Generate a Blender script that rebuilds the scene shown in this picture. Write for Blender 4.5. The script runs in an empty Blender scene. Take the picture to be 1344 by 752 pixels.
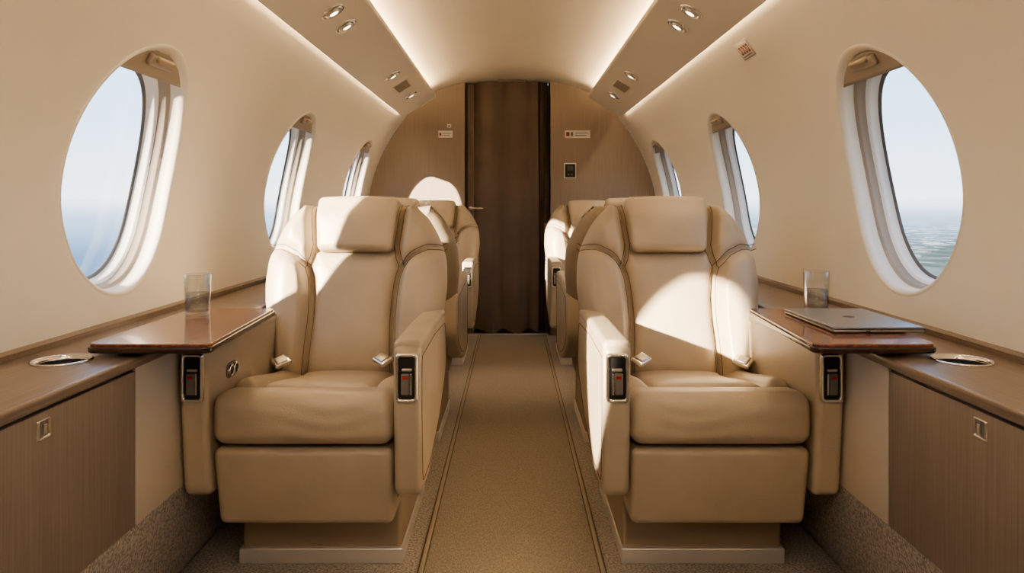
import bpy, bmesh, math
import numpy as np
from mathutils import Vector, Matrix, Euler

S = bpy.context.scene
COL = S.collection
CX = 0.0
EYE = 0.96
try:
    S.view_settings.view_transform = 'AgX'
    S.view_settings.look = 'AgX - Medium High Contrast'
except Exception as ex:
    print('look', ex)

# ------------------------------------------------------------------ materials
def newmat(name):
    m = bpy.data.materials.new(name); m.use_nodes = True
    nt = m.node_tree
    b = nt.nodes['Principled BSDF']
    return m, nt, b

def mat(name, c1, c2=None, rough=.5, metal=0, nscale=(5,5,5), nval=3.0, bump=0, bscale=60, bvec=None,
        coat=0, sheen=0, spec=None, detail=4, ramp=(.35,.65), bdist=.002, voro=False):
    m, nt, b = newmat(name)
    N, L = nt.nodes, nt.links
    tc = N.new('ShaderNodeTexCoord')
    if c2 is None:
        b.inputs['Base Color'].default_value = (*c1, 1)
    else:
        mp = N.new('ShaderNodeMapping'); mp.inputs['Scale'].default_value = nscale
        L.new(tc.outputs['Object'], mp.inputs[0])
        n = N.new('ShaderNodeTexNoise'); n.inputs['Scale'].default_value = nval; n.inputs['Detail'].default_value = detail
        L.new(mp.outputs[0], n.inputs['Vector'])
        r = N.new('ShaderNodeValToRGB')
        r.color_ramp.elements[0].position = ramp[0]; r.color_ramp.elements[1].position = ramp[1]
        r.color_ramp.elements[0].color = (*c1, 1); r.color_ramp.elements[1].color = (*c2, 1)
        L.new(n.outputs['Fac'], r.inputs[0]); L.new(r.outputs[0], b.inputs['Base Color'])
    if bump:
        mp2 = N.new('ShaderNodeMapping'); mp2.inputs['Scale'].default_value = bvec or (1, 1, 1)
        L.new(tc.outputs['Object'], mp2.inputs[0])
        if voro:
            n2 = N.new('ShaderNodeTexVoronoi'); o = 'Distance'
        else:
            n2 = N.new('ShaderNodeTexNoise'); n2.inputs['Detail'].default_value = 3; o = 'Fac'
        n2.inputs['Scale'].default_value = bscale
        L.new(mp2.outputs[0], n2.inputs['Vector'])
        bp = N.new('ShaderNodeBump'); bp.inputs['Strength'].default_value = bump; bp.inputs['Distance'].default_value = bdist
        L.new(n2.outputs[o], bp.inputs['Height']); L.new(bp.outputs[0], b.inputs['Normal'])
    b.inputs['Roughness'].default_value = rough
    b.inputs['Metallic'].default_value = metal
    b.inputs['Coat Weight'].default_value = coat
    b.inputs['Coat Roughness'].default_value = .05
    b.inputs['Sheen Weight'].default_value = sheen
    if spec is not None: b.inputs['Specular IOR Level'].default_value = spec
    return m

def emis(name, c, s):
    m, nt, b = newmat(name)
    b.inputs['Base Color'].default_value = (*c, 1)
    b.inputs['Emission Color'].default_value = (*c, 1)
    b.inputs['Emission Strength'].default_value = s
    return m

M = {}
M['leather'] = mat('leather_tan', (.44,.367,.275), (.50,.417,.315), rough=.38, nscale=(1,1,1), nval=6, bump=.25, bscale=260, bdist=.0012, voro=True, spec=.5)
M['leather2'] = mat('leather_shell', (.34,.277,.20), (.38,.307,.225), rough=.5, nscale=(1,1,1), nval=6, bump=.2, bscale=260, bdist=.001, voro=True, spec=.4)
M['stitch'] = mat('stitch_thread', (.15,.105,.07), rough=.8)
M['wall'] = mat('wall_cream', (.80,.75,.66), (.82,.77,.68), rough=.5, nscale=(1,1,1), nval=2, bump=.05, bscale=300, bdist=.0008, spec=.35)
M['ceil'] = mat('ceiling_cream', (.72,.66,.565), (.75,.69,.59), rough=.6, nval=2, spec=.3, nscale=(1,1,1))
M['psu'] = mat('panel_cream', (.75,.695,.61), (.77,.715,.63), rough=.45, nval=2, nscale=(1,1,1), spec=.4)
M['cream'] = mat('side_panel_cream', (.56,.485,.39), (.59,.51,.41), rough=.5, nval=3, nscale=(1,1,1), spec=.4)
M['lam'] = mat('laminate_taupe', (.215,.168,.135), (.285,.230,.190), rough=.42, nscale=(110,110,1.6), nval=3, detail=6, bump=.1, bscale=3, bvec=(90,90,1.2), bdist=.0006, ramp=(.3,.7))
M['lamt'] = mat('laminate_ledge', (.155,.118,.092), (.23,.180,.144), rough=.30, nscale=(90,1.5,90), nval=3, detail=6, ramp=(.3,.7))
M['bulk'] = mat('laminate_bulkhead', (.28,.22,.173), (.35,.282,.226), rough=.45, nscale=(90,90,1.2), nval=3, detail=6, ramp=(.3,.7))
M['dark'] = mat('recess_dark', (.015,.014,.013), rough=.4)
M['chrome'] = mat('brushed_chrome', (.80,.77,.73), rough=.16, metal=1)
M['skirt'] = mat('brushed_skirt', (.86,.84,.81), rough=.38, metal=.65)
M['steel'] = mat('satin_steel', (.55,.51,.46), rough=.3, metal=1)
M['cup'] = mat('cup_liner', (.035,.032,.028), rough=.3, metal=.2)
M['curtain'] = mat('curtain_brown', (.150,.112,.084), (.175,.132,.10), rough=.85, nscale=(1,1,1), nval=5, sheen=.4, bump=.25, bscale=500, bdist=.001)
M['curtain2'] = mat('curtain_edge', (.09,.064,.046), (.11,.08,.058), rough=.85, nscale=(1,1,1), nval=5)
M['carpet'] = mat('carpet_loop', (.25,.215,.175), (.51,.46,.395), rough=.95, nscale=(1,1,1), nval=160, detail=2, bump=1, bscale=170, bdist=.006, sheen=.2, ramp=(.38,.62))
M['runner'] = mat('carpet_woven', (.30,.258,.205), (.435,.385,.315), rough=.95, nscale=(110,45,50), nval=2.5, detail=2, bump=.8, bscale=2.5, bvec=(110,45,50), bdist=.003, ramp=(.35,.65))
M['seam'] = mat('carpet_seam', (.18,.14,.10), rough=.95)
M['seaml'] = mat('carpet_binding', (.42,.36,.285), rough=.9)
M['table'] = mat('mahogany_gloss', (.105,.028,.010), (.235,.070,.024), rough=.25, nscale=(30,2,30), nval=3, detail=5, coat=.5)
M['tabledge'] = mat('mahogany_edge', (.04,.015,.008), rough=.25, coat=.6)
M['taupe'] = mat('window_taupe', (.36,.31,.255), rough=.5)
M['white'] = mat('window_white', (.84,.82,.78), rough=.4)
M['seal'] = mat('window_seal', (.13,.13,.13), rough=.6)
M['latch'] = mat('shade_latch', (.36,.29,.21), rough=.35, metal=.5)
M['sign'] = mat('placard_white', (.75,.72,.66), rough=.5)
M['ink'] = mat('placard_ink', (.25,.06,.04), rough=.6)
M['ink2'] = mat('placard_ink_grey', (.2,.18,.16), rough=.6)
M['red'] = mat('latch_red', (.5,.03,.02), rough=.35)
M['alu'] = mat('laptop_aluminium', (.36,.37,.39), rough=.32, metal=.85)
M['lcd'] = mat('lcd_screen', (.10,.14,.11), rough=.15)
M['led'] = emis('led_strip_warm', (1,.75,.46), 32)
M['led2'] = emis('led_strip_wall', (1,.75,.46), 90)
M['lamp'] = emis('reading_lamp_glow', (1,.88,.68), 6)
M['dome'] = emis('dome_diffuser', (1,.86,.66), 9)  # glow of the added fill panel behind the camera

m, nt, b = newmat('window_pane')
nt.nodes.remove(b)
tr = nt.nodes.new('ShaderNodeBsdfTransparent'); gl = nt.nodes.new('ShaderNodeBsdfGlossy'); gl.inputs['Roughness'].default_value = .03
mx = nt.nodes.new('ShaderNodeMixShader'); mx.inputs[0].default_value = .05
nt.links.new(tr.outputs[0], mx.inputs[1]); nt.links.new(gl.outputs[0], mx.inputs[2])
nt.links.new(mx.outputs[0], nt.nodes['Material Output'].inputs[0]); M['pane'] = m
def clear(nm, tint, edge, kmax, base=.05):
    m, nt, b = newmat(nm)
    nt.nodes.remove(b)
    tr = nt.nodes.new('ShaderNodeBsdfTransparent')
    gl = nt.nodes.new('ShaderNodeBsdfGlossy'); gl.inputs['Roughness'].default_value = .03
    lw = nt.nodes.new('ShaderNodeLayerWeight'); lw.inputs[0].default_value = .5
    pw = nt.nodes.new('ShaderNodeMath'); pw.operation = 'POWER'; pw.inputs[1].default_value = 2.5
    mu = nt.nodes.new('ShaderNodeMath'); mu.operation = 'MULTIPLY_ADD'; mu.inputs[1].default_value = kmax; mu.inputs[2].default_value = base
    cm = nt.nodes.new('ShaderNodeMix'); cm.data_type = 'RGBA'; cm.inputs[6].default_value = (*tint, 1); cm.inputs[7].default_value = (*edge, 1)
    mx = nt.nodes.new('ShaderNodeMixShader')
    nt.links.new(lw.outputs['Facing'], pw.inputs[0]); nt.links.new(pw.outputs[0], mu.inputs[0]); nt.links.new(mu.outputs[0], mx.inputs[0])
    nt.links.new(pw.outputs[0], cm.inputs[0]); nt.links.new(cm.outputs[2], tr.inputs[0])
    nt.links.new(tr.outputs[0], mx.inputs[1]); nt.links.new(gl.outputs[0], mx.inputs[2])
    nt.links.new(mx.outputs[0], nt.nodes['Material Output'].inputs[0])
    return m
M['glass'] = clear('drinking_glass_mat', (.965,.97,.965), (.55,.55,.53), .75, .07)
M['water'] = clear('water', (.92,.94,.945), (.68,.70,.71), .5, .12)

# ------------------------------------------------------------------ helpers
def obj(name, me, parent=None, loc=(0,0,0)):
    o = bpy.data.objects.new(name, me); COL.objects.link(o)
    o.location = loc
    if parent: o.parent = parent
    return o

def empty(name, loc=(0,0,0), rz=0):
    o = bpy.data.objects.new(name, None); o.empty_display_size = .1
    COL.objects.link(o); o.location = loc; o.rotation_euler = (0,0,rz)
    return o

def mk(name, verts, faces, mats, smooth=True, parent=None, weld=False, fmat=None, recalc=True, loc=(0,0,0)):
    me = bpy.data.meshes.new(name)
    me.from_pydata([tuple(map(float, v)) for v in verts], [], [tuple(int(i) for i in f) for f in faces])
    if not isinstance(mats, (list, tuple)): mats = [mats]
    for q in mats: me.materials.append(q)
    if fmat is not None:
        for p, i in zip(me.polygons, fmat): p.material_index = i
    if weld or recalc:
        bm = bmesh.new(); bm.from_mesh(me)
        if weld: bmesh.ops.remove_doubles(bm, verts=bm.verts, dist=1e-5)
        if recalc: bmesh.ops.recalc_face_normals(bm, faces=bm.faces)
        bm.to_mesh(me); bm.free()
    if smooth:
        for p in me.polygons: p.use_smooth = True
    me.update()
    return obj(name, me, parent, loc)

def axis_samples(h, r, k, m=4):
    a = [(-(h-r) - r*math.tan(math.pi/4*(m-i)/m)) for i in range(m)]
    inner = list(np.linspace(-(h-r), h-r, k+1))
    return np.array(a + inner + [-v for v in reversed(a)])

def rbox(name, lo, hi, r, material, deform=None, k=(2,2,2), parent=None, m=4):
    lo = np.array(lo, float); hi = np.array(hi, float)
    c = (lo+hi)/2; h = (hi-lo)/2; r = min(r, h.min()*.999)
    A = [axis_samples(h[i], r, k[i], m) for i in range(3)]
    V = []; F = []
    for ax in range(3):
        u, v = (ax+1) % 3, (ax+2) % 3
        for sg in (-1, 1):
            base = len(V); nu, nv = len(A[u]), len(A[v])
            for i in range(nu):
                for j in range(nv):
                    p = [0,0,0]; p[ax] = sg*h[ax]; p[u] = A[u][i]; p[v] = A[v][j]; V.append(p)
            for i in range(nu-1):
                for j in range(nv-1):
                    F.append((base+i*nv+j, base+(i+1)*nv+j, base+(i+1)*nv+j+1, base+i*nv+j+1))
    P = np.array(V); inn = np.clip(P, -(h-r), h-r); d = P-inn
    n = np.linalg.norm(d, axis=1, keepdims=True); n[n == 0] = 1
    P = inn + d/n*r + c
    if deform is not None: P = deform(P)
    return mk(name, P, F, material, parent=parent, weld=True)

def roundpoly(pts, rad, n=6):
    out = []
    N = len(pts)
    if not hasattr(rad, '__len__'): rad = [rad]*N
    for i in range(N):
        p = Vector(pts[i]); a = Vector(pts[i-1]); b_ = Vector(pts[(i+1) % N]); r = rad[i]
        da = (a-p).normalized(); db = (b_-p).normalized()
        if r <= 1e-6: out.append(tuple(p)); continue
        ang = da.angle(db); t = min(r/math.tan(ang/2), (a-p).length*.49, (b_-p).length*.49)
        p0 = p+da*t; p1 = p+db*t
        for j in range(n+1):
            s = j/n
            q = p0*(1-s)**2 + p*2*s*(1-s) + p1*s*s
            out.append((q.x, q.y))
    return out

AX = {'x': lambda a, b_, t: (t, a, b_), 'y': lambda a, b_, t: (a, t, b_), 'z': lambda a, b_, t: (a, b_, t)}
def prism(name, poly, axis, t0, t1, material, bevel=0, parent=None, seg=3, smooth=True):
    f = AX[axis]; n = len(poly)
    bm = bmesh.new()
    a = [bm.verts.new(f(p[0], p[1], t0)) for p in poly]; b_ = [bm.verts.new(f(p[0], p[1], t1)) for p in poly]
    bm.faces.new(a); bm.faces.new(list(reversed(b_)))
    for i in range(n):
        bm.faces.new((a[i], a[(i+1) % n], b_[(i+1) % n], b_[i]))
    bmesh.ops.recalc_face_normals(bm, faces=bm.faces)
    if bevel > 0:
        capf = [x for x in bm.faces if len(x.verts) == n and n > 4 or False]
        if n <= 4: capf = [x for x in bm.faces if all(v in a for v in x.verts) or all(v in b_ for v in x.verts)]
        ed = set(e for x in capf for e in x.edges)
        bmesh.ops.bevel(bm, geom=list(ed), offset=bevel, segments=seg, affect='EDGES', profile=.5, clamp_overlap=True)
    me = bpy.data.meshes.new(name); bm.to_mesh(me); bm.free()
    me.materials.append(material)
    for p in me.polygons: p.use_smooth = smooth
    o = obj(name, me, parent)
    if smooth:
        w = o.modifiers.new('wn', 'WEIGHTED_NORMAL'); w.keep_sharp = False
    return o

def box(name, lo, hi, material, parent=None, bevel=0.002):
    return rbox(name, lo, hi, bevel, material, parent=parent, k=(1,1,1), m=2)

def ring(name, outer, inner, axis, t_out, t_in, material, parent=None):
    f = AX[axis]; n = len(outer); V = []
    loops = [(outer, t_in), (outer, t_out), ([( (o[0]*.6+i[0]*.4), (o[1]*.6+i[1]*.4)) for o, i in zip(outer, inner)], t_out + (t_out-t_in)*.35), (inner, t_out), (inner, t_in)]
    for L_, t in loops: V += [f(p[0], p[1], t) for p in L_]
    F = []
    for k in range(4):
        for i in range(n):
            j = (i+1) % n
            F.append((k*n+i, k*n+j, (k+1)*n+j, (k+1)*n+i))
    return mk(name, V, F, material, parent=parent)

def rrect(cx, cy, w, h, r, n=5):
    return roundpoly([(cx-w/2, cy-h/2), (cx+w/2, cy-h/2), (cx+w/2, cy+h/2), (cx-w/2, cy+h/2)], r, n)

def tube(name, pts, r, material, parent=None, cyc=False):
    cu = bpy.data.curves.new(name, 'CURVE'); cu.dimensions = '3D'; cu.bevel_depth = r; cu.bevel_resolution = 2
    sp = cu.splines.new('POLY'); sp.points.add(len(pts)-1)
    for q, p in zip(sp.points, pts): q.co = (*map(float, p), 1)
    sp.use_cyclic_u = cyc; cu.materials.append(material); cu.use_fill_caps = True
    return obj(name, cu, parent)

def lathe(name, prof, material, n=40, parent=None, loc=(0,0,0), xf=None):
    V = []; F = []
    for r, z in prof:
        for i in range(n):
            a = 2*math.pi*i/n; V.append((r*math.cos(a), r*math.sin(a), z))
    k = len(prof)
    for j in range(k-1):
        for i in range(n):
            F.append((j*n+i, j*n+(i+1) % n, (j+1)*n+(i+1) % n, (j+1)*n+i))
    if xf is not None: V = [xf @ Vector(v) for v in V]
    return mk(name, V, F, material, parent=parent, loc=loc, weld=True)

def segdist(P, poly):
    poly = np.array(poly, float); best = np.full(len(P), 9.0)
    for a, b_ in zip(poly[:-1], poly[1:]):
        ab = b_-a; t = np.clip(((P-a) @ ab)/max(ab @ ab, 1e-12), 0, 1)
        best = np.minimum(best, np.linalg.norm(P-(a+t[:, None]*ab), axis=1))
    return best

# ------------------------------------------------------------------ shell profile
ZK = [.58, .80, .95, 1.05, 1.15, 1.25, 1.35, 1.45, 1.53, 1.60]
XK = [1.048, 1.062, 1.060, 1.045, 1.020, .985, .940, .885, .830, .775]
zz = np.linspace(.58, 1.60, 400); xx = np.interp(zz, ZK, XK)
ker = np.ones(41)/41; xp = np.concatenate([np.full(20, xx[0]) , xx, xx[-1]+np.arange(1, 21)*(xx[-1]-xx[-2])]); xx = np.convolve(xp, ker, 'valid')
def X(z): return float(np.interp(z, zz, xx))
Y0, Y1 = -1.6, 5.30
WINC = [-.84, .56, 1.96, 3.35, 4.75]
BAYS = [Y0, -.14, 1.26, 2.655, 4.05, Y1]
WZ, WRY, WRZ, WE = 1.05, .276, .332, 2.08

def side_wall(name, sg):
    V = []; F = []
    z0, z1 = .60, 1.60; nz = 28; ny = 24; nr = 12
    for c, ya, yb in zip(WINC, BAYS[:-1], BAYS[1:]):
        bd = []
        zs = np.linspace(z0, z1, nz+1); 
        bd += [(yb, z) for z in zs[:-1]]
        bd += [(y, z1) for y in np.linspace(yb, ya, ny+1)[:-1]]
        bd += [(ya, z) for z in zs[::-1][:-1]]
        bd += [(y, z0) for y in np.linspace(ya, yb, ny+1)[:-1]]
        n = len(bd); base = len(V)
        for k in range(nr+1):
            t = (k/nr)**1.5
            for (y, z) in bd:
                a = math.atan2((z-WZ)/WRZ, (y-c)/WRY)
                d = (abs(math.cos(a))**WE+abs(math.sin(a))**WE)**(-1/WE)
                ey, ez = c+WRY*d*math.cos(a), WZ+WRZ*d*math.sin(a)
                yy_, z_ = ey+(y-ey)*t, ez+(z-ez)*t
                V.append((sg*X(z_), yy_, z_))
        for k in range(nr):
            for i in range(n):
                j = (i+1) % n
                F.append((base+k*n+i, base+k*n+j, base+(k+1)*n+j, base+(k+1)*n+i))
    return mk(name, V, F, M['wall'], weld=True)
side_wall('wall_left', -1); side_wall('wall_right', 1)

def window(idx, sg, c, drop=.078):
    e = empty('window_%d' % idx, (sg*1.05, c, WZ))
    off = Vector((-sg*1.05, -c, -WZ))
    prof = [(-.006,-.0005,0),(.0,-.003,0),(.005,.0,0),(.009,.006,0),(.012,.018,0),(.013,.042,0),(.019,.046,1),(.022,.052,1),(.024,.070,1),(.029,.073,2),(.032,.080,2),(.035,.100,2),(.041,.102,3),(.043,.106,3)]
    n = 96; V = []; F = []; fm = []
    for dr, dp, mi in prof:
        for i in range(n):
            a = 2*math.pi*i/n; d = (abs(math.cos(a))**WE+abs(math.sin(a))**WE)**(-1/WE)
            y, z = c+(WRY-dr)*d*math.cos(a), WZ+(WRZ-dr)*d*math.sin(a)
            V.append(Vector((sg*(X(z)+dp), y, z))+off)
    for k in range(len(prof)-1):
        for i in range(n):
            j = (i+1) % n; F.append((k*n+i, k*n+j, (k+1)*n+j, (k+1)*n+i)); fm.append(prof[k+1][2])
    mk('window_frame', V, F, [M['wall'], M['taupe'], M['white'], M['seal']], parent=e, fmat=fm)
    V = []; F = []; nr = 8
    for k in range(nr+1):
        t = 1-k/nr
        for i in range(n):
            a = 2*math.pi*i/n; d = (abs(math.cos(a))**WE+abs(math.sin(a))**WE)**(-1/WE)
            y, z = c+(WRY-.041)*d*math.cos(a)*t, WZ+(WRZ-.041)*d*math.sin(a)*t
            V.append(Vector((sg*(X(z)+.104), y, z))+off)
    for k in range(nr):
        for i in range(n):
            j = (i+1) % n; F.append((k*n+i, k*n+j, (k+1)*n+j, (k+1)*n+i))
    mk('window_glass', V, F, M['pane'], parent=e, weld=True)
    V = []; F = []; m_ = 32; zbot = WZ+WRZ-drop
    rows = 6 if drop < .15 else 24
    for k in range(rows+1):
        z = zbot+(WZ+WRZ-.012-zbot)*k/rows
        zr = min(.9999, abs(z-WZ)/(WRZ-.010))
        h = (WRY-.012)*(1-zr**WE)**(1/WE)
        for i in range(m_+1):
            y_ = -h+2*h*i/m_
            V.append(Vector((sg*(X(z)+.018), c+y_, z))+off)
    for k in range(rows):
        for i in range(m_):
            a = k*(m_+1)+i; F.append((a, a+1, a+m_+2, a+m_+1))
    sh = mk('window_shade', V, F, M['taupe'], parent=e)
    sd = sh.modifiers.new('s', 'SOLIDIFY'); sd.thickness = .004
    zc = (WZ+WRZ-.040) if drop < .15 else zbot+.03
    tilt = math.atan2(X(zc-.02)-X(zc+.02), .04)
    h = rbox('shade_handle', (-.009,-.066,-.016), (.009,.066,.016), .0085, M['taupe'], k=(1,4,2), parent=e)
    h.location = Vector((sg*(X(zc)+.008), c, zc))+off; h.rotation_euler = (0, -sg*tilt, 0)
    h2 = rbox('shade_handle_grip', (-.008,-.044,-.008), (.008,.044,.008), .007, M['latch'], k=(1,4,1), parent=e)
    h2.location = Vector((sg*(X(zc)-.005), c, zc))+off; h2.rotation_euler = (0, -sg*tilt, 0)
    la = bpy.data.lights.new('sky_portal', 'AREA'); la.shape = 'RECTANGLE'; la.size = .6; la.size_y = .66
    la.cycles.is_portal = True
    lo = bpy.data.objects.new('sky_portal', la); COL.objects.link(lo); lo.parent = e
    lo.location = Vector((sg*1.19, c, WZ))+off; lo.rotation_euler = (0, sg*math.pi/2, 0)
i = 1
for sg in (-1, 1):
    for c in WINC:
        window(i, sg, c, .62 if (sg == -1 and c < 0) else .078); i += 1  # unseen aft left shade drawn down to keep sun off the right cabinet

# ceiling
def CZ(x): x = abs(x); return 1.876-.15*x*x-.5*x**4
cp = [(x, CZ(x)) for x in np.linspace(0, .60, 24)] + [(.65, 1.722), (.70, 1.69), (.74, 1.65), (.765, 1.62), (X(1.6), 1.60)]
prof = [(-a, z) for a, z in reversed(cp[1:])] + cp
V = []; F = []; n = len(prof)
ys = np.linspace(Y0, Y1+.14, 6)
for y in ys:
    V += [(a, y, z) for a, z in prof]
for k in range(5):
    for i in range(n-1): F.append((k*n+i, k*n+i+1, (k+1)*n+i+1, (k+1)*n+i))
mk('ceiling', V, F, M['ceil'])

# overhead service panels + LED coves
PF = [(.757, 1.562), (.53, 1.703), (.534, 1.732), (.765, 1.592)]
def psu_pt(t): return (.53+.227*t, 1.703-.141*t)
for sg in (-1, 1):
    poly = roundpoly([(sg*a, z) for a, z in PF], [.006, .010, .006, .006], 4)
    prism('overhead_service_panel', poly, 'y', Y0+.02, 5.03, M['psu'], bevel=.006)
    box('led_strip', (sg*.575-.014, Y0+.05, 1.712), (sg*.575+.014, 5.01, 1.718), M['led'], bevel=.002)
    box('led_strip', (sg*.779-.005, Y0+.05, 1.594), (sg*.779+.005, 5.01, 1.599), M['led2'], bevel=.002)
    def frame(t, y):
        x, z = psu_pt(t)
        nrm = Vector((-sg*.141, 0, -.227)).normalized()
        tx = Vector((sg*.227, 0, -.141)).normalized(); ty = nrm.cross(tx)
        Mx = Matrix((tx, ty, nrm)).transposed().to_4x4(); Mx.translation = Vector((sg*x, y, z))
        return Mx
    def light(t, y, r=.040):
        e = empty('reading_light', (sg*psu_pt(t)[0], y, psu_pt(t)[1])); e.matrix_world = frame(t, y)
        lathe('bezel', [(r*1.15, 0), (r*1.15, .003), (r*1.05, .007), (r*.85, .008), (r*.78, .005), (r*.72, -.002)], M['chrome'], parent=e, n=32)
        lathe('socket', [(r*.80, .0012), (.0001, .0012)], M['dark'], parent=e, n=32)
        lathe('eyeball', [(r*.66, .001), (r*.60, .010), (r*.5, .0135), (r*.44, .0125), (r*.42, .009)], M['steel'], parent=e, n=32)
        lathe('lens', [(r*.43, .0095), (r*.2, .0105), (.0001, .0108)], M['lamp'], parent=e, n=24)
    for y in (2.55, 2.75, 3.82, 4.50, -.2, 1.2): light(.45, y)
    for y in (4.17, .5):
        e = empty('air_vent'); e.matrix_world = frame(.45, y)
        o = rrect(0, 0, .10, .22, .01); q = rrect(0, 0, .082, .20, .006)
        ring('vent_frame', o, q, 'z', .003, -.001, M['psu'], parent=e)
        box('vent_back', (-.042, -.101, -.001), (.042, .101, .001), M['ink2'], parent=e, bevel=.0005)
        for k in range(12):
            yy = -.088+.016*k
            box('slat_%d' % k, (-.040, yy-.005, .001), (.040, yy+.005, .004), M['taupe'], parent=e, bevel=.001)

e = empty('ceiling_dome_light', (0, -.5, 1.86))  # unseen fill light added behind the camera, shaped like a ceiling fixture
rbox('housing', (-.2, -.55, -.004), (.2, .55, .03), .01, M['chrome'], parent=e)
rbox('diffuser', (-.18, -.53, -.012), (.18, .53, .0), .005, M['dome'], parent=e)

# floor, risers, cabinets, ledges
mk('floor', [(-.90, Y0, 0), (.90, Y0, 0), (.90, 5.46, 0), (-.90, 5.46, 0)], [(0,1,2,3)], M['carpet'], smooth=False)
CUPY, CUPX, CUPR = 1.505, .935, .052
for sg, nm in ((-1, 'left'), (1, 'right')):
    pts = [(.875, 0), (.862, .004), (.85, .03), (.81, .24), (.806, .275)]
    V = []; F = []
    for y in np.linspace(Y0, Y1, 3): V += [(sg*a, y, z) for a, z in pts]
    for k in range(2):
        for i in range(4): F.append((k*5+i, k*5+i+1, k*5+6+i, k*5+5+i))
    mk('baseboard_'+nm, V, F, M['carpet'])
    box('trim_side_panel', (min(sg*.806, sg*.83), 1.552, .27), (max(sg*.806, sg*.83), Y1, .612), M['cream'], bevel=.003)
    e = empty('side_cabinet', (sg*.83, 0, .27))
    def lx(a, b_): return (min(sg*a, sg*b_)-sg*.83, max(sg*a, sg*b_)-sg*.83)
    x0, x1 = lx(.812, 1.0)
    box('carcass', (x0, Y0+.005, 0), (x1, 1.43, .340), M['dark'], parent=e)
    x0, x1 = lx(.812, .86)
    box('carcass_end', (x0, 1.43, 0), (x1, 1.55, .340), M['dark'], parent=e)
    x0, x1 = lx(.804, .822)
    for k, (a, b_) in enumerate(((Y0+.01, -.30), (-.296, .62), (.624, 1.546))):
        box('door_%d' % (k+1), (x0, a, .003), (x1, b_, .334), M['lam'], parent=e, bevel=.002)
        yl = (a+b_)/2 if k < 2 else 1.24
        xf = sg*(.804-.83)
        o = rrect(yl, .305, .036, .036, .004); q = rrect(yl, .305, .026, .026, .003)
        ring('latch_ring_%d' % (k+1), o, q, 'x', xf-sg*.003, xf+sg*.001, M['chrome'], parent=e)
        box('latch_plate_%d' % (k+1), (min(xf-sg*.001, xf+sg*.002), yl-.013, .292), (max(xf-sg*.001, xf+sg*.002), yl+.013, .318), M['ink2'], parent=e, bevel=.001)
        box('latch_grip_%d' % (k+1), (min(xf-sg*.006, xf), yl-.004, .296), (max(xf-sg*.006, xf), yl+.004, .314), M['chrome'], parent=e, bevel=.001)
    # ledge (with an actual hole for the cup holder)
    e = empty('side_ledge', (0, 0, 0))
    ya, yb = CUPY-.075, CUPY+.075
    lp = roundpoly([(sg*.797, .612), (sg*.797, .634), (sg*1.049, .634), (sg*1.049, .612)], [.004, .008, 0, 0], 4)
    prism('ledge_aft', lp, 'y', Y0+.003, ya, M['lamt'], smooth=False, parent=e)
    prism('ledge_forward', lp, 'y', yb, Y1-.002, M['lamt'], smooth=False, parent=e)
    lp2 = roundpoly([(sg*.797, .612), (sg*.797, .634), (sg*.830, .634), (sg*.830, .612)], [.004, .008, 0, 0], 4)
    prism('ledge_edge', lp2, 'y', ya, yb, M['lamt'], smooth=False, parent=e)
    V = []; F = []; nn = 64
    for k in range(nn):
        a = 2*math.pi*k/nn; c_, s_ = math.cos(a), math.sin(a)
        V.append((sg*(CUPX+CUPR*c_), CUPY+CUPR*s_, .612)); V.append((sg*(CUPX+CUPR*c_), CUPY+CUPR*s_, .634))
        tx_ = ((1.049-CUPX) if c_ > 0 else (CUPX-.830))/max(abs(c_), 1e-6); ty_ = .075/max(abs(s_), 1e-6); t = min(tx_, ty_)
        V.append((sg*(CUPX+t*c_), CUPY+t*s_, .634))
    for k in range(nn):
        j = (k+1) % nn
        F.append((3*k, 3*j, 3*j+1, 3*k+1)); F.append((3*k+1, 3*j+1, 3*j+2, 3*k+2))
    for cx_, cy_ in ((1.049, ya), (1.049, yb), (.830, ya), (.830, yb)):
        ds = sorted(range(nn), key=lambda k: (abs(V[3*k+2][0])-cx_)**2+(V[3*k+2][1]-cy_)**2)[:2]
        if abs(ds[0]-ds[1]) in (1, nn-1):
            V.append((sg*cx_, cy_, .634)); F.append((3*ds[0]+2, 3*ds[1]+2, len(V)-1))
    mk('ledge_cup_section', V, F, M['lamt'], smooth=False, parent=e)
    e = empty('cup_holder', (sg*CUPX, CUPY, .634))
    lathe('rim', [(.058, .0), (.0590, .0025), (.056, .0045), (.052, .003), (.0508, -.006)], M['chrome'], parent=e, n=56)
    lathe('cup', [(.0508, -.006), (.047, -.06), (.001, -.062)], M['cup'], parent=e, n=56)
    tr = [(X(.634)-.012, .634), (X(.634)-.012, .648), (X(.66)+.002, .655), (X(.66)+.01, .634)]
    prism('trim_ledge', [(sg*a, z) for a, z in tr], 'y', Y0, Y1, M['lamt'], smooth=False)

e = empty('aisle_carpet_runner', (0, 0, 0))
box('runner', (-.232, Y0+.02, .0), (.232, Y1-.01, .007), M['runner'], parent=e, bevel=.003)
for sg in (-1, 1):
    box('seam', (sg*.237-.006, Y0+.02, 0), (sg*.237+.006, Y1-.01, .009), M['seaml'], parent=e, bevel=.003)
    box('seam_shadow', (sg*.245-.0025, Y0+.02, 0), (sg*.245+.0025, Y1-.01, .004), M['seam'], parent=e, bevel=.001)  # dark outer line of the runner's stitched border
    box('seam_inner', (sg*.229-.0018, Y0+.02, .004), (sg*.229+.0018, Y1-.01, .0085), M['seam'], parent=e, bevel=.001)

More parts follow.
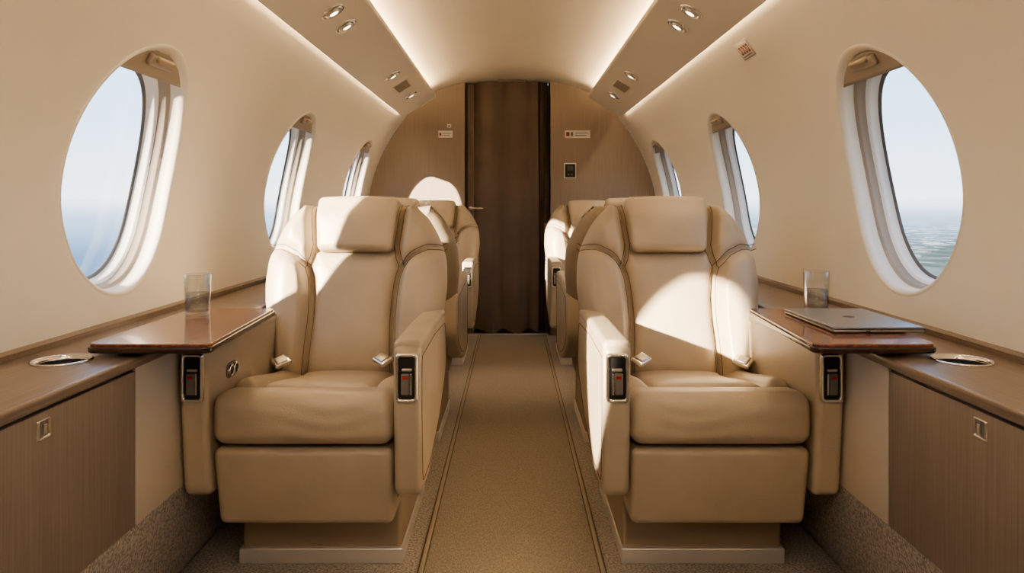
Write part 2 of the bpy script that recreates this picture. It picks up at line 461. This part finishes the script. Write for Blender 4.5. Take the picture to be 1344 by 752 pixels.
# bulkhead
outl = [(X(z), z) for z in np.linspace(.60, 1.60, 20)] + [(a, z) for a, z in reversed(cp[:-1]) if a > .27]
DL, DR, DT = -.335, .272, 1.858
def bulk(name, sg, xd):
    pts = [(sg*abs(xd), 0), (sg*.87, 0), (sg*.87, .3), (sg*1.05, .45)] + [(sg*a, z) for a, z in outl if a > abs(xd)+.003] + [(xd, CZ(xd))]
    return prism(name, pts, 'y', Y1, Y1+.03, M['bulk'], smooth=False)
fw = empty('wall_front', (0, Y1, 0))
for sg, xd in ((-1, DL), (1, DR)):
    o = bulk('bulkhead_panel', sg, xd); o.parent = fw; o.location = (0, -Y1, 0)
o = box('header', (-.10, Y1+.0, DT), (.10, Y1+.03, 1.874), M['bulk'], bevel=.001); o.parent = fw; o.location = (0, -Y1, 0)
for nm2, lo, hi in (('jamb_a', (DL-.012, Y1+.0, 0), (DL+.004, Y1+.14, DT-.01)), ('jamb_b', (DR-.004, Y1+.0, 0), (DR+.012, Y1+.14, DT-.01))):
    o = box(nm2, lo, hi, M['curtain2'], bevel=.002); o.parent = fw; o.location = (0, -Y1, 0)
mk('wall_back', [(-1.1, Y0, 0), (1.1, Y0, 0), (1.1, Y0, 1.62), (.7, Y0, 1.72), (0, Y0, 1.9), (-.7, Y0, 1.72), (-1.1, Y0, 1.62)], [tuple(range(7))], M['bulk'], smooth=False)
e = empty('door_1', (0, Y1+.11, 0))
box('leaf', (DL+.005, 0, .0), (DR-.005, .03, 1.87), M['curtain2'], parent=e)
box('stile', (DL+.006, -.09, .01), (DL+.05, 0.0, DT-.01), M['curtain'], parent=e, bevel=.01)
lathe('rose', [(.016, 0), (.016, .004), (.012, .006), (.0001, .006)], M['steel'], parent=e, xf=Matrix.Translation((DL+.03, -.09, .93)) @ Matrix.Rotation(math.pi/2, 4, 'X'), n=24)
rbox('lever', (DL+.022, -.130, .923), (DL+.125, -.118, .936), .005, M['chrome'], parent=e)
rbox('spindle', (DL+.024, -.125, .924), (DL+.036, -.09, .936), .005, M['chrome'], parent=e)
def curtain(name, xa, xb, yb, amp, nf, material, ph=0):
    V = []; F = []; nx, nz = 140, 40
    for k in range(nz+1):
        t = k/nz
        for i in range(nx+1):
            u = i/nx
            fold = math.sin(u*nf*2*math.pi+ph+.6*t)+.35*math.sin(u*nf*3.7*math.pi+1+ph-.8*t)+.06*math.sin(u*30+t*4)
            a = amp*(.55+.45*abs(2*t-1))
            x_ = xa+(xb-xa)*u+.004*math.sin(t*5+u*6)
            z0_ = .022+.012*math.sin(u*nf*2*math.pi+ph)
            z = z0_+(CZ(x_)-.006-z0_)*t
            V.append((x_, yb+a*fold, z))
    for k in range(nz):
        for i in range(nx):
            a = k*(nx+1)+i; F.append((a, a+1, a+nx+2, a+nx+1))
    return mk(name, V, F, material)
curtain('curtain', DL+.035, .195, Y1+.045, .024, 2.6, M['curtain'])
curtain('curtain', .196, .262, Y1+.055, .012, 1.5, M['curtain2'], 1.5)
box('door_threshold', (DL+.005, Y1-.012, 0), (DR-.005, Y1+.012, .012), M['skirt'], bevel=.003)  # metal strip added to stand in for the light gap under the hem

def placard(name, x, z, w, h, bars):
    e = empty(name, (x, Y1-.0005, z))
    box('plate', (-w/2, -.002, -h/2), (w/2, .0005, h/2), M['sign'], parent=e, bevel=.001)
    for k, (a, b_, c_, d_) in enumerate(bars):
        box('print_%d' % k, (-w/2+a*w, -.0028, -h/2+c_*h), (-w/2+b_*w, -.0018, -h/2+d_*h), M['ink'] if k < 1 else M['ink2'], parent=e, bevel=.0003)
placard('placard', -.487, 1.472, .105, .052, [(.08, .22, .3, .7), (.28, .9, .58, .66), (.28, .8, .32, .40)])
placard('placard', -.46, 1.533, .030, .028, [(.25, .75, .35, .65)])
placard('placard', .480, 1.472, .185, .055, [(.05, .18, .25, .8), (.23, .32, .25, .8), (.40, .92, .60, .70), (.40, .85, .30, .40)])
e = empty('thermostat', (.425, Y1, 1.205))
rbox('body', (-.045, -.010, -.057), (.045, 0, .057), .004, M['sign'], parent=e)
box('bezel', (-.037, -.012, -.048), (.037, -.009, .048), M['dark'], parent=e)
box('screen', (-.022, -.0135, -.002), (.022, -.011, .036), M['lcd'], parent=e, bevel=.0008)
for k in (-1, 1): box('key_%d' % (k+1), (k*.012-.007, -.0135, -.034), (k*.012+.007, -.011, -.022), M['ink2'], parent=e, bevel=.0008)
z = 1.515; x = X(z); tl = math.atan2(X(z-.02)-X(z+.02), .04)
e = empty('wall_placard', (x-.002, 2.60, z)); e.rotation_euler = (0, -tl, 0)
box('plate', (-.002, -.06, -.034), (.001, .06, .034), M['taupe'], parent=e, bevel=.001)
box('panel', (-.003, -.054, -.029), (-.001, .054, .029), M['sign'], parent=e, bevel=.0005)
for k in range(4):
    box('glyph_%d' % k, (-.0042, -.046+k*.024, -.014), (-.0025, -.046+k*.024+.015, .018), M['ink'], parent=e, bevel=.0004)
    box('glyph_gap_%d' % k, (-.0050, -.042+k*.024, -.006), (-.0035, -.042+k*.024+.006, .011), M['sign'], parent=e, bevel=.0003)
box('underline', (-.0042, -.046, -.024), (-.0025, .044, -.020), M['ink2'], parent=e, bevel=.0003)

# ------------------------------------------------------------------ seats
REC = math.radians(16); YB, ZB, HB = .565, .385, .588
def back_map(x, s, off):
    x = np.asarray(x); s = np.asarray(s); off = np.asarray(off)
    return np.stack([x, YB+s*math.sin(REC)-off*math.cos(REC), ZB+s*math.cos(REC)+off*math.sin(REC)], -1)
ks = [0,.08,.16,.24,.32,.40,.45,.49,.53,.56,.588]; kw = [.225,.248,.272,.289,.297,.293,.280,.262,.240,.216,.180]
sf = np.linspace(0, HB, 300); wf = np.interp(sf, ks, kw); wp = np.pad(wf, 10, mode='edge'); wf = np.convolve(wp, np.ones(21)/21, 'valid')
SEAMS = [[(.150,.59),(.140,.50),(.132,.440),(.140,.40),(.152,.370),(.140,.335),(.132,.27),(.130,.20),(.134,.10),(.140,0)],
         [(.152,.370),(.19,.410),(.235,.434),(.295,.444)]]
SEAMS += [[(-a, b_) for a, b_ in q] for q in SEAMS]
SEAMS.append([(-.133,.425),(.133,.425)])
outline = np.array([(-w, s) for s, w in zip(sf, wf)][::6] + [(-wf[-1], HB), (wf[-1], HB)] + [(w, s) for s, w in zip(sf, wf)][::-1][::6] + [(wf[0], 0), (-wf[0], 0)])
def sm(t): t = np.clip(t, 0, 1); return t*t*(3-2*t)
def rnd(d, r): t = np.clip(d/r, 0, 1); return np.sqrt(np.clip(1-(1-t)**2, 0, 1))
def front_off(x, s):
    P = np.stack([x, s], -1)
    do = segdist(P, outline)
    ds = np.full(len(P), 9.0)
    for q in SEAMS: ds = np.minimum(ds, segdist(P, q))
    ax = np.abs(x)
    seamx = np.interp(s, [0,.1,.2,.27,.335,.370,.40,.44,.59], [.140,.134,.130,.132,.140,.152,.140,.132,.150])
    bol = sm((ax-seamx)/.035)
    upper = sm((s-.345-.35*(ax-.14))/.05)
    b_ = bol*(.046*(1-upper)+.026*upper)
    puff = .025*(1-np.exp(-ds/.009)) + .016*(1-np.exp(-ds/.05))
    lum = .012*np.exp(-((s-.12)/.09)**2)*(1-bol)
    wrap = -.06*sm((ax-.20)/.10)
    crease = .0014*np.sin(x*55+np.sin(s*40)*1.2)*np.exp(-((s-.06)/.08)**2)
    return rnd(do, .055)*(.034+puff+b_+lum+wrap*.5+crease)
def make_back(parent):
    nu, nv = 150, 120
    U = np.sin(np.linspace(-1, 1, nu+1)*math.pi/2*.92)/math.sin(math.pi/2*.92)
    Sv = HB*np.sin(np.linspace(0, 1, nv+1)*math.pi/2*.9)/math.sin(math.pi/2*.9)
    w = np.interp(Sv, sf, wf)
    x = (U[None, :]*w[:, None]).ravel(); s = np.repeat(Sv, nu+1)
    f = front_off(x, s); P = np.stack([x, s], -1); do = segdist(P, outline)
    bk = -rnd(do, .05)*(.048+.01*(1-(x/.3)**2))
    edge = do < 1e-4; f[edge] = 0; bk[edge] = 0
    V = np.concatenate([back_map(x, s, f), back_map(x, s, bk)]); F = []; fm = []
    n = nu+1; T = n*(nv+1)
    for k in range(nv):
        for i in range(nu):
            a = k*n+i
            F.append((a, a+1, a+n+1, a+n)); fm.append(0)
            F.append((T+a, T+a+n, T+a+n+1, T+a+1)); fm.append(1)
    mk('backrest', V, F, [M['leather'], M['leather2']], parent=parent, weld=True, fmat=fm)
    for k, q in enumerate(SEAMS[:4]):
        q = np.array(q); t = np.linspace(0, len(q)-1, 60)
        px = np.interp(t, range(len(q)), q[:, 0]); ps = np.interp(t, range(len(q)), q[:, 1])
        d = np.gradient(np.stack([px, ps], -1), axis=0); nn = np.stack([-d[:, 1], d[:, 0]], -1); nn /= np.linalg.norm(nn, axis=1, keepdims=True)+1e-9
        for sgn in (1,-1):
            qx, qs = px+sgn*nn[:, 0]*.009, ps+sgn*nn[:, 1]*.009
            tube('stitch_back_%d%d' % (k, sgn+1), back_map(qx, qs, front_off(qx, qs)+.0003), .0012, M['stitch'], parent)

def build_seat_parts(parent):
    L = M['leather']; L2 = M['leather2']
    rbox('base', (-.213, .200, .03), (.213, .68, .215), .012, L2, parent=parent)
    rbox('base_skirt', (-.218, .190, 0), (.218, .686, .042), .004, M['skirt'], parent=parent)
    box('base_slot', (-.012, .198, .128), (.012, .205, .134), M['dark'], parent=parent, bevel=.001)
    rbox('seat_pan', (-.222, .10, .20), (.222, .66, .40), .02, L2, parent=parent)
    def dleg(P):
        P = P.copy(); z = (P[:, 2]-.165)/.20
        P[:, 1] += .03*(1-z)
        front = P[:, 1] < .09
        P[front, 1] -= .008*np.cos(P[front, 0]/.22*1.4)*np.sin(np.clip(z[front], 0, 1)*math.pi)
        P[:, 0] *= 1-.025*(1-z)
        return P
    rbox('leg_rest', (-.221, .022, .165), (.221, .16, .362), .018, L, deform=dleg, k=(12, 3, 8), parent=parent)
    cs = [[(-.222, .135), (.222, .135)], [(-.150, .135), (-.142, .60)], [(.150, .135), (.142, .60)]]
    def dcush(P):
        P = P.copy(); top = sm((P[:, 2]-.43)/.04)
        q = P[:, :2]; ds = np.full(len(P), 9.0)
        for c_ in cs: ds = np.minimum(ds, segdist(q, c_))
        puff = .015*(1-np.exp(-ds/.010))+.012*(1-np.exp(-ds/.05))-.010
        side = sm((np.abs(P[:, 0])-.14)/.04)
        P[:, 2] += top*(puff + side*.010*sm((P[:, 1]-.13)/.05)) - top*.055*sm((P[:, 1]-.10)/.42)
        fr = sm((.06-P[:, 1])/.04)
        P[:, 1] -= fr*.012*np.cos(P[:, 0]/.222*1.3)*np.clip(1-((P[:, 2]-.425)/.06)**2, 0, 1)
        P[:, 1] -= fr*.0012*np.sin(P[:, 2]*160+np.sin(P[:, 0]*22)*2)*np.abs(np.sin(P[:, 0]*9+1))
        return P
    rbox('seat_cushion', (-.2225, .012, .370), (.2225, .58, .484), .036, L, deform=dcush, k=(50, 60, 8), parent=parent, m=7)
    for sg, nm in ((-1, 'a'), (1, 'b')):
        pf = roundpoly([(.020, .245), (.0, .45), (.0, .618), (.30, .622), (.665, .600), (.70, .42), (.46, .300), (.20, .240)],
                       [.035, .3, .022, .3, .06, .08, .15, .2], 7)
        x0, x1 = sorted((sg*.2235, sg*.290))
        prism('armrest_'+nm, pf, 'x', x0, x1, L, bevel=.017, parent=parent, seg=5)
        def dcap(P, sg=sg):
            P = P.copy(); t = (P[:, 1]-.02)/.62
            P[:, 2] += -.016*np.clip(t-.4, 0, 1) + .003*np.cos((P[:, 0]-sg*.257)/.03)
            return P
        rbox('arm_pad_'+nm, (sg*.2565-.034, .012, .598), (sg*.2565+.034, .64, .628), .013, L, deform=dcap, k=(6, 16, 1), parent=parent)
        cy, cz = .35, .43
        tube('stitch_arm_%s' % nm, [(sg*.2904, cy+(a-cy)*.93, cz+(b_-cz)*.84) for a, b_ in pf], .0012, M['stitch'], parent, cyc=True)
        cxm = sg*.2568; cz = .543
        o = rrect(cxm, cz, .053, .118, .010); q = rrect(cxm, cz, .037, .100, .006)
        ring('arm_bezel_'+nm, o, q, 'y', -.006, .006, M['chrome'], parent=parent)
        box('arm_recess_'+nm, (cxm-.0195, -.0035, cz-.051), (cxm+.0195, .004, cz+.051), M['dark'], parent=parent, bevel=.0008)
        rbox('arm_lever_'+nm, (cxm-.013, -.012, cz-.040), (cxm+.008, -.003, cz+.012), .004, M['ink2'], parent=parent)
        rbox('arm_lever_rail_'+nm, (cxm+.009, -.012, cz-.040), (cxm+.0135, -.003, cz+.012), .002, M['chrome'], parent=parent)
        rbox('arm_lever_top_'+nm, (cxm-.011, -.013, cz+.016), (cxm+.014, -.003, cz+.024), .003, M['steel'], parent=parent)
        rbox('arm_button_'+nm, (cxm-.009, -.014, cz-.002), (cxm+.004, -.010, cz+.006), .0018, M['red'], parent=parent)
    make_back(parent)
    def dhead(P):
        s = P[:, 2]; x = P[:, 0]; off = P[:, 1]
        t = np.clip((s-.415)/.185, 0, 1)
        x = x*(.88+.12*t)
        off = off - .016*(x/.13)**2 - .022*sm((t-.6)/.4)+.006*np.sin(t*math.pi)
        return back_map(x, s, off)
    rbox('headrest', (-.136, .02, .418), (.136, .110, .606), .020, L, deform=dhead, k=(16, 4, 14), parent=parent, m=5)
    for xb, sg, nm in ((-.190, -1, 'a'), (.118, 1, 'b')):
        V = []
        pts = [(xb+sg*.065, .53, .468), (xb+sg*.040, .50, .480), (xb+sg*.018, .475, .484), (xb+sg*.004, .462, .482)]
        for p in pts: V += [(p[0], p[1]-.016, p[2]), (p[0]+sg*.008, p[1]+.02, p[2]+.006)]
        F = [(2*k, 2*k+1, 2*k+3, 2*k+2) for k in range(3)]
        b1 = mk('belt_strap_'+nm, V, F, M['ink2'], parent=parent)
        so = b1.modifiers.new('s', 'SOLIDIFY'); so.thickness = .003
        b2 = rbox('belt_buckle_'+nm, (-.027, -.021, -.007), (.027, .021, .007), .005, M['chrome'], parent=parent)
        b2.location = (xb, .455, .489 if sg > 0 else .483); b2.rotation_euler = (.45, sg*.25, sg*-.7)
        b3 = rbox('belt_latch_'+nm, (-.018, -.015, .004), (.016, .015, .011), .003, M['steel'], parent=parent)
        b3.location = b2.location; b3.rotation_euler = b2.rotation_euler

proto = None
def seat(cx, y, rz, mirror=False):
    global proto
    e = empty('airplane_seat', (cx, y, 0), rz)
    if proto is None:
        build_seat_parts(e); proto = e
    else:
        for c_ in list(proto.children):
            d = c_.copy(); COL.objects.link(d); d.parent = e
    if mirror: e.scale = (-1, 1, 1)
    return e
SX = .510
seat(-SX, 1.74, 0)
seat(SX, 1.74, 0, True)
for sg in (-1, 1):
    seat(sg*SX, 3.60, math.pi, sg < 0)
    seat(sg*SX, 4.13, 0, sg > 0)
e = proto
xi = -.2235
prism('console_plate', rrect(.15, .530, .066, .040, .018), 'x', xi-.001, xi+.003, M['ink2'], bevel=.001, parent=e)
for k in (-1, 1):
    T = Matrix.Translation((xi+.003, .15+k*.0155, .530)) @ Matrix.Rotation(math.pi/2, 4, 'Y')
    lathe('console_knob_%d' % (k+1), [(.0155, 0), (.0155, .006), (.0125, .0075), (.011, .006)], M['chrome'], parent=e, n=24, xf=T)
    lathe('console_cap_%d' % (k+1), [(.0112, 0), (.0112, .006), (.0001, .0065)], M['dark'], parent=e, n=24, xf=T)

# ------------------------------------------------------------------ tables and things on them
TZ = .664
for sg in (-1, 1):
    e = empty('tray_table', (sg*.78, 1.8, TZ))
    P = [(sg*(.640)-sg*.78, 1.53-1.8), (sg*.905-sg*.78, 1.53-1.8), (sg*.905-sg*.78, 2.06-1.8), (sg*.675-sg*.78, 2.06-1.8)]
    prism('table_top', roundpoly(P, [.02, .035, .02, .02], 6), 'z', -.010, 0, M['table'], bevel=.003, parent=e)
    prism('table_edge', roundpoly([(P[0][0]-sg*.004, P[0][1]-.004), (P[1][0]+sg*.004, P[1][1]-.004), (P[2][0]+sg*.004, P[2][1]+.004), (P[3][0]-sg*.004, P[3][1]+.004)], [.024,.038,.022,.022], 6), 'z', -.020, -.006, M['tabledge'], bevel=.004, parent=e)
    a, b_ = sorted((sg*.04, sg*.115))
    rbox('hinge_arm', (a, -.16, -.0297), (b_, .2, -.018), .004, M['tabledge'], parent=e)

def tumbler(x, y):
    e = empty('drinking_glass', (x, y, TZ+.0005))
    lathe('glass', [(.0001, 0), (.029, 0), (.031, .002), (.0345, .108), (.0340, .1095), (.0328, .108), (.0298, .014), (.0285, .011), (.0001, .011)], M['glass'], n=48, parent=e)
    lathe('water_fill', [(.0001, .0115), (.0280, .0115), (.0293, .015), (.0310, .060), (.0001, .060)], M['water'], n=48, parent=e)
tumbler(-.838, 1.93); tumbler(.845, 2.01)
e = empty('laptop', (.842, 1.810, TZ))
rbox('laptop_base', (-.105, -.150, .0005), (.105, .150, .008), .0035, M['alu'], parent=e)
rbox('laptop_lid', (-.105, -.150, .0085), (.105, .150, .0145), .0028, M['alu'], parent=e)
box('laptop_hinge', (-.098, -.10, .004), (-.09, .10, .010), M['dark'], parent=e, bevel=.001)
box('laptop_port', (-.03, -.1505, .003), (-.02, -.149, .006), M['dark'], parent=e, bevel=.0005)
V = [(0,0,.0146)]+[(.013*math.cos(a)*(1+.1*math.cos(2*a)), .015*math.sin(a), .0148) for a in np.linspace(0, 2*math.pi, 24, endpoint=False)]
mk('laptop_emblem', V, [(0, k+1, (k+1) % 24+1) for k in range(24)], M['dark'], parent=e)

# ------------------------------------------------------------------ world + sun
w = bpy.data.worlds.new('sky'); S.world = w; w.use_nodes = True
nt = w.node_tree; N, L = nt.nodes, nt.links
bg = N['Background']; tc = N.new('ShaderNodeTexCoord'); sp = N.new('ShaderNodeSeparateXYZ')
L.new(tc.outputs['Generated'], sp.inputs[0])
mr = N.new('ShaderNodeMapRange'); mr.inputs[1].default_value = -1; mr.inputs[2].default_value = 1
L.new(sp.outputs['Z'], mr.inputs[0])
cr = N.new('ShaderNodeValToRGB'); el = cr.color_ramp.elements
el[0].position = 0; el[0].color = (.06,.10,.16,1); el[1].position = 1; el[1].color = (.22,.42,.80,1)
for p, c in ((.42, (.075,.14,.24,1)), (.470, (.13,.22,.35,1)), (.494, (.36,.49,.64,1)), (.503, (.80,.87,.93,1)), (.54, (.60,.77,.95,1)), (.62, (.36,.58,.92,1))):
    q = el.new(p); q.color = c
L.new(mr.outputs[0], cr.inputs[0])
# land far below: direction projected on to a ground plane
dv = N.new('ShaderNodeVectorMath'); dv.operation = 'DIVIDE'
cb = N.new('ShaderNodeCombineXYZ')
for k in range(3): L.new(sp.outputs['Z'], cb.inputs[k])
L.new(tc.outputs['Generated'], dv.inputs[0]); L.new(cb.outputs[0], dv.inputs[1])
no = N.new('ShaderNodeTexNoise'); no.inputs['Scale'].default_value = .55; no.inputs['Detail'].default_value = 6; no.inputs['Roughness'].default_value = .65
L.new(dv.outputs[0], no.inputs['Vector'])
rl = N.new('ShaderNodeValToRGB'); rl.color_ramp.elements[0].position = .40; rl.color_ramp.elements[0].color = (.085,.12,.11,1); rl.color_ramp.elements[1].position = .62; rl.color_ramp.elements[1].color = (.22,.25,.27,1)
L.new(no.outputs['Fac'], rl.inputs[0])
vo = N.new('ShaderNodeTexVoronoi'); vo.inputs['Scale'].default_value = 3.6
L.new(dv.outputs[0], vo.inputs['Vector'])
sx_ = N.new('ShaderNodeSeparateColor'); L.new(vo.outputs['Color'], sx_.inputs[0])
th = N.new('ShaderNodeMapRange'); th.inputs[1].default_value = .70; th.inputs[2].default_value = .85
L.new(sx_.outputs[0], th.inputs[0])
tn = N.new('ShaderNodeMapRange'); tn.inputs[1].default_value = .40; tn.inputs[2].default_value = .50
L.new(no.outputs['Fac'], tn.inputs[0])
tm = N.new('ShaderNodeMath'); tm.operation = 'MULTIPLY'; L.new(th.outputs[0], tm.inputs[0]); L.new(tn.outputs[0], tm.inputs[1])
ct = N.new('ShaderNodeMix'); ct.data_type = 'RGBA'; ct.inputs[7].default_value = (.80,.80,.80,1)
L.new(tm.outputs[0], ct.inputs[0]); L.new(rl.outputs[0], ct.inputs[6])
ma = N.new('ShaderNodeMapRange'); ma.inputs[1].default_value = -.006; ma.inputs[2].default_value = -.055; ma.inputs[3].default_value = 0; ma.inputs[4].default_value = .95
L.new(sp.outputs['Z'], ma.inputs[0])
mb = N.new('ShaderNodeMapRange'); mb.inputs[1].default_value = -.1; mb.inputs[2].default_value = .1; mb.inputs[3].default_value = 0
L.new(sp.outputs['X'], mb.inputs[0])
mm = N.new('ShaderNodeMath'); mm.operation = 'MULTIPLY'; L.new(ma.outputs[0], mm.inputs[0]); L.new(mb.outputs[0], mm.inputs[1])
mxr = N.new('ShaderNodeMix'); mxr.data_type = 'RGBA'
L.new(mm.outputs[0], mxr.inputs[0]); L.new(cr.outputs[0], mxr.inputs[6]); L.new(ct.outputs[2], mxr.inputs[7])
L.new(mxr.outputs[2], bg.inputs[0]); bg.inputs[1].default_value = 3.0

su = bpy.data.lights.new('sun', 'SUN'); su.energy = 38; su.angle = math.radians(1.0); su.color = (1, .84, .64)
so = bpy.data.objects.new('sun', su); COL.objects.link(so)
so.rotation_euler = Vector((1, 1.02, -.36)).to_track_quat('-Z', 'Y').to_euler()
so.location = (-5, -5, 3)

# ------------------------------------------------------------------ camera
cam = bpy.data.cameras.new('camera'); co = bpy.data.objects.new('camera', cam); COL.objects.link(co)
cam.sensor_width = 36; cam.lens = 36*950/1344; cam.clip_start = .02
co.location = (CX, 0, EYE); co.rotation_euler = (math.pi/2, 0, 0)
cam.shift_x = 0; cam.shift_y = -108/1344
S.camera = co
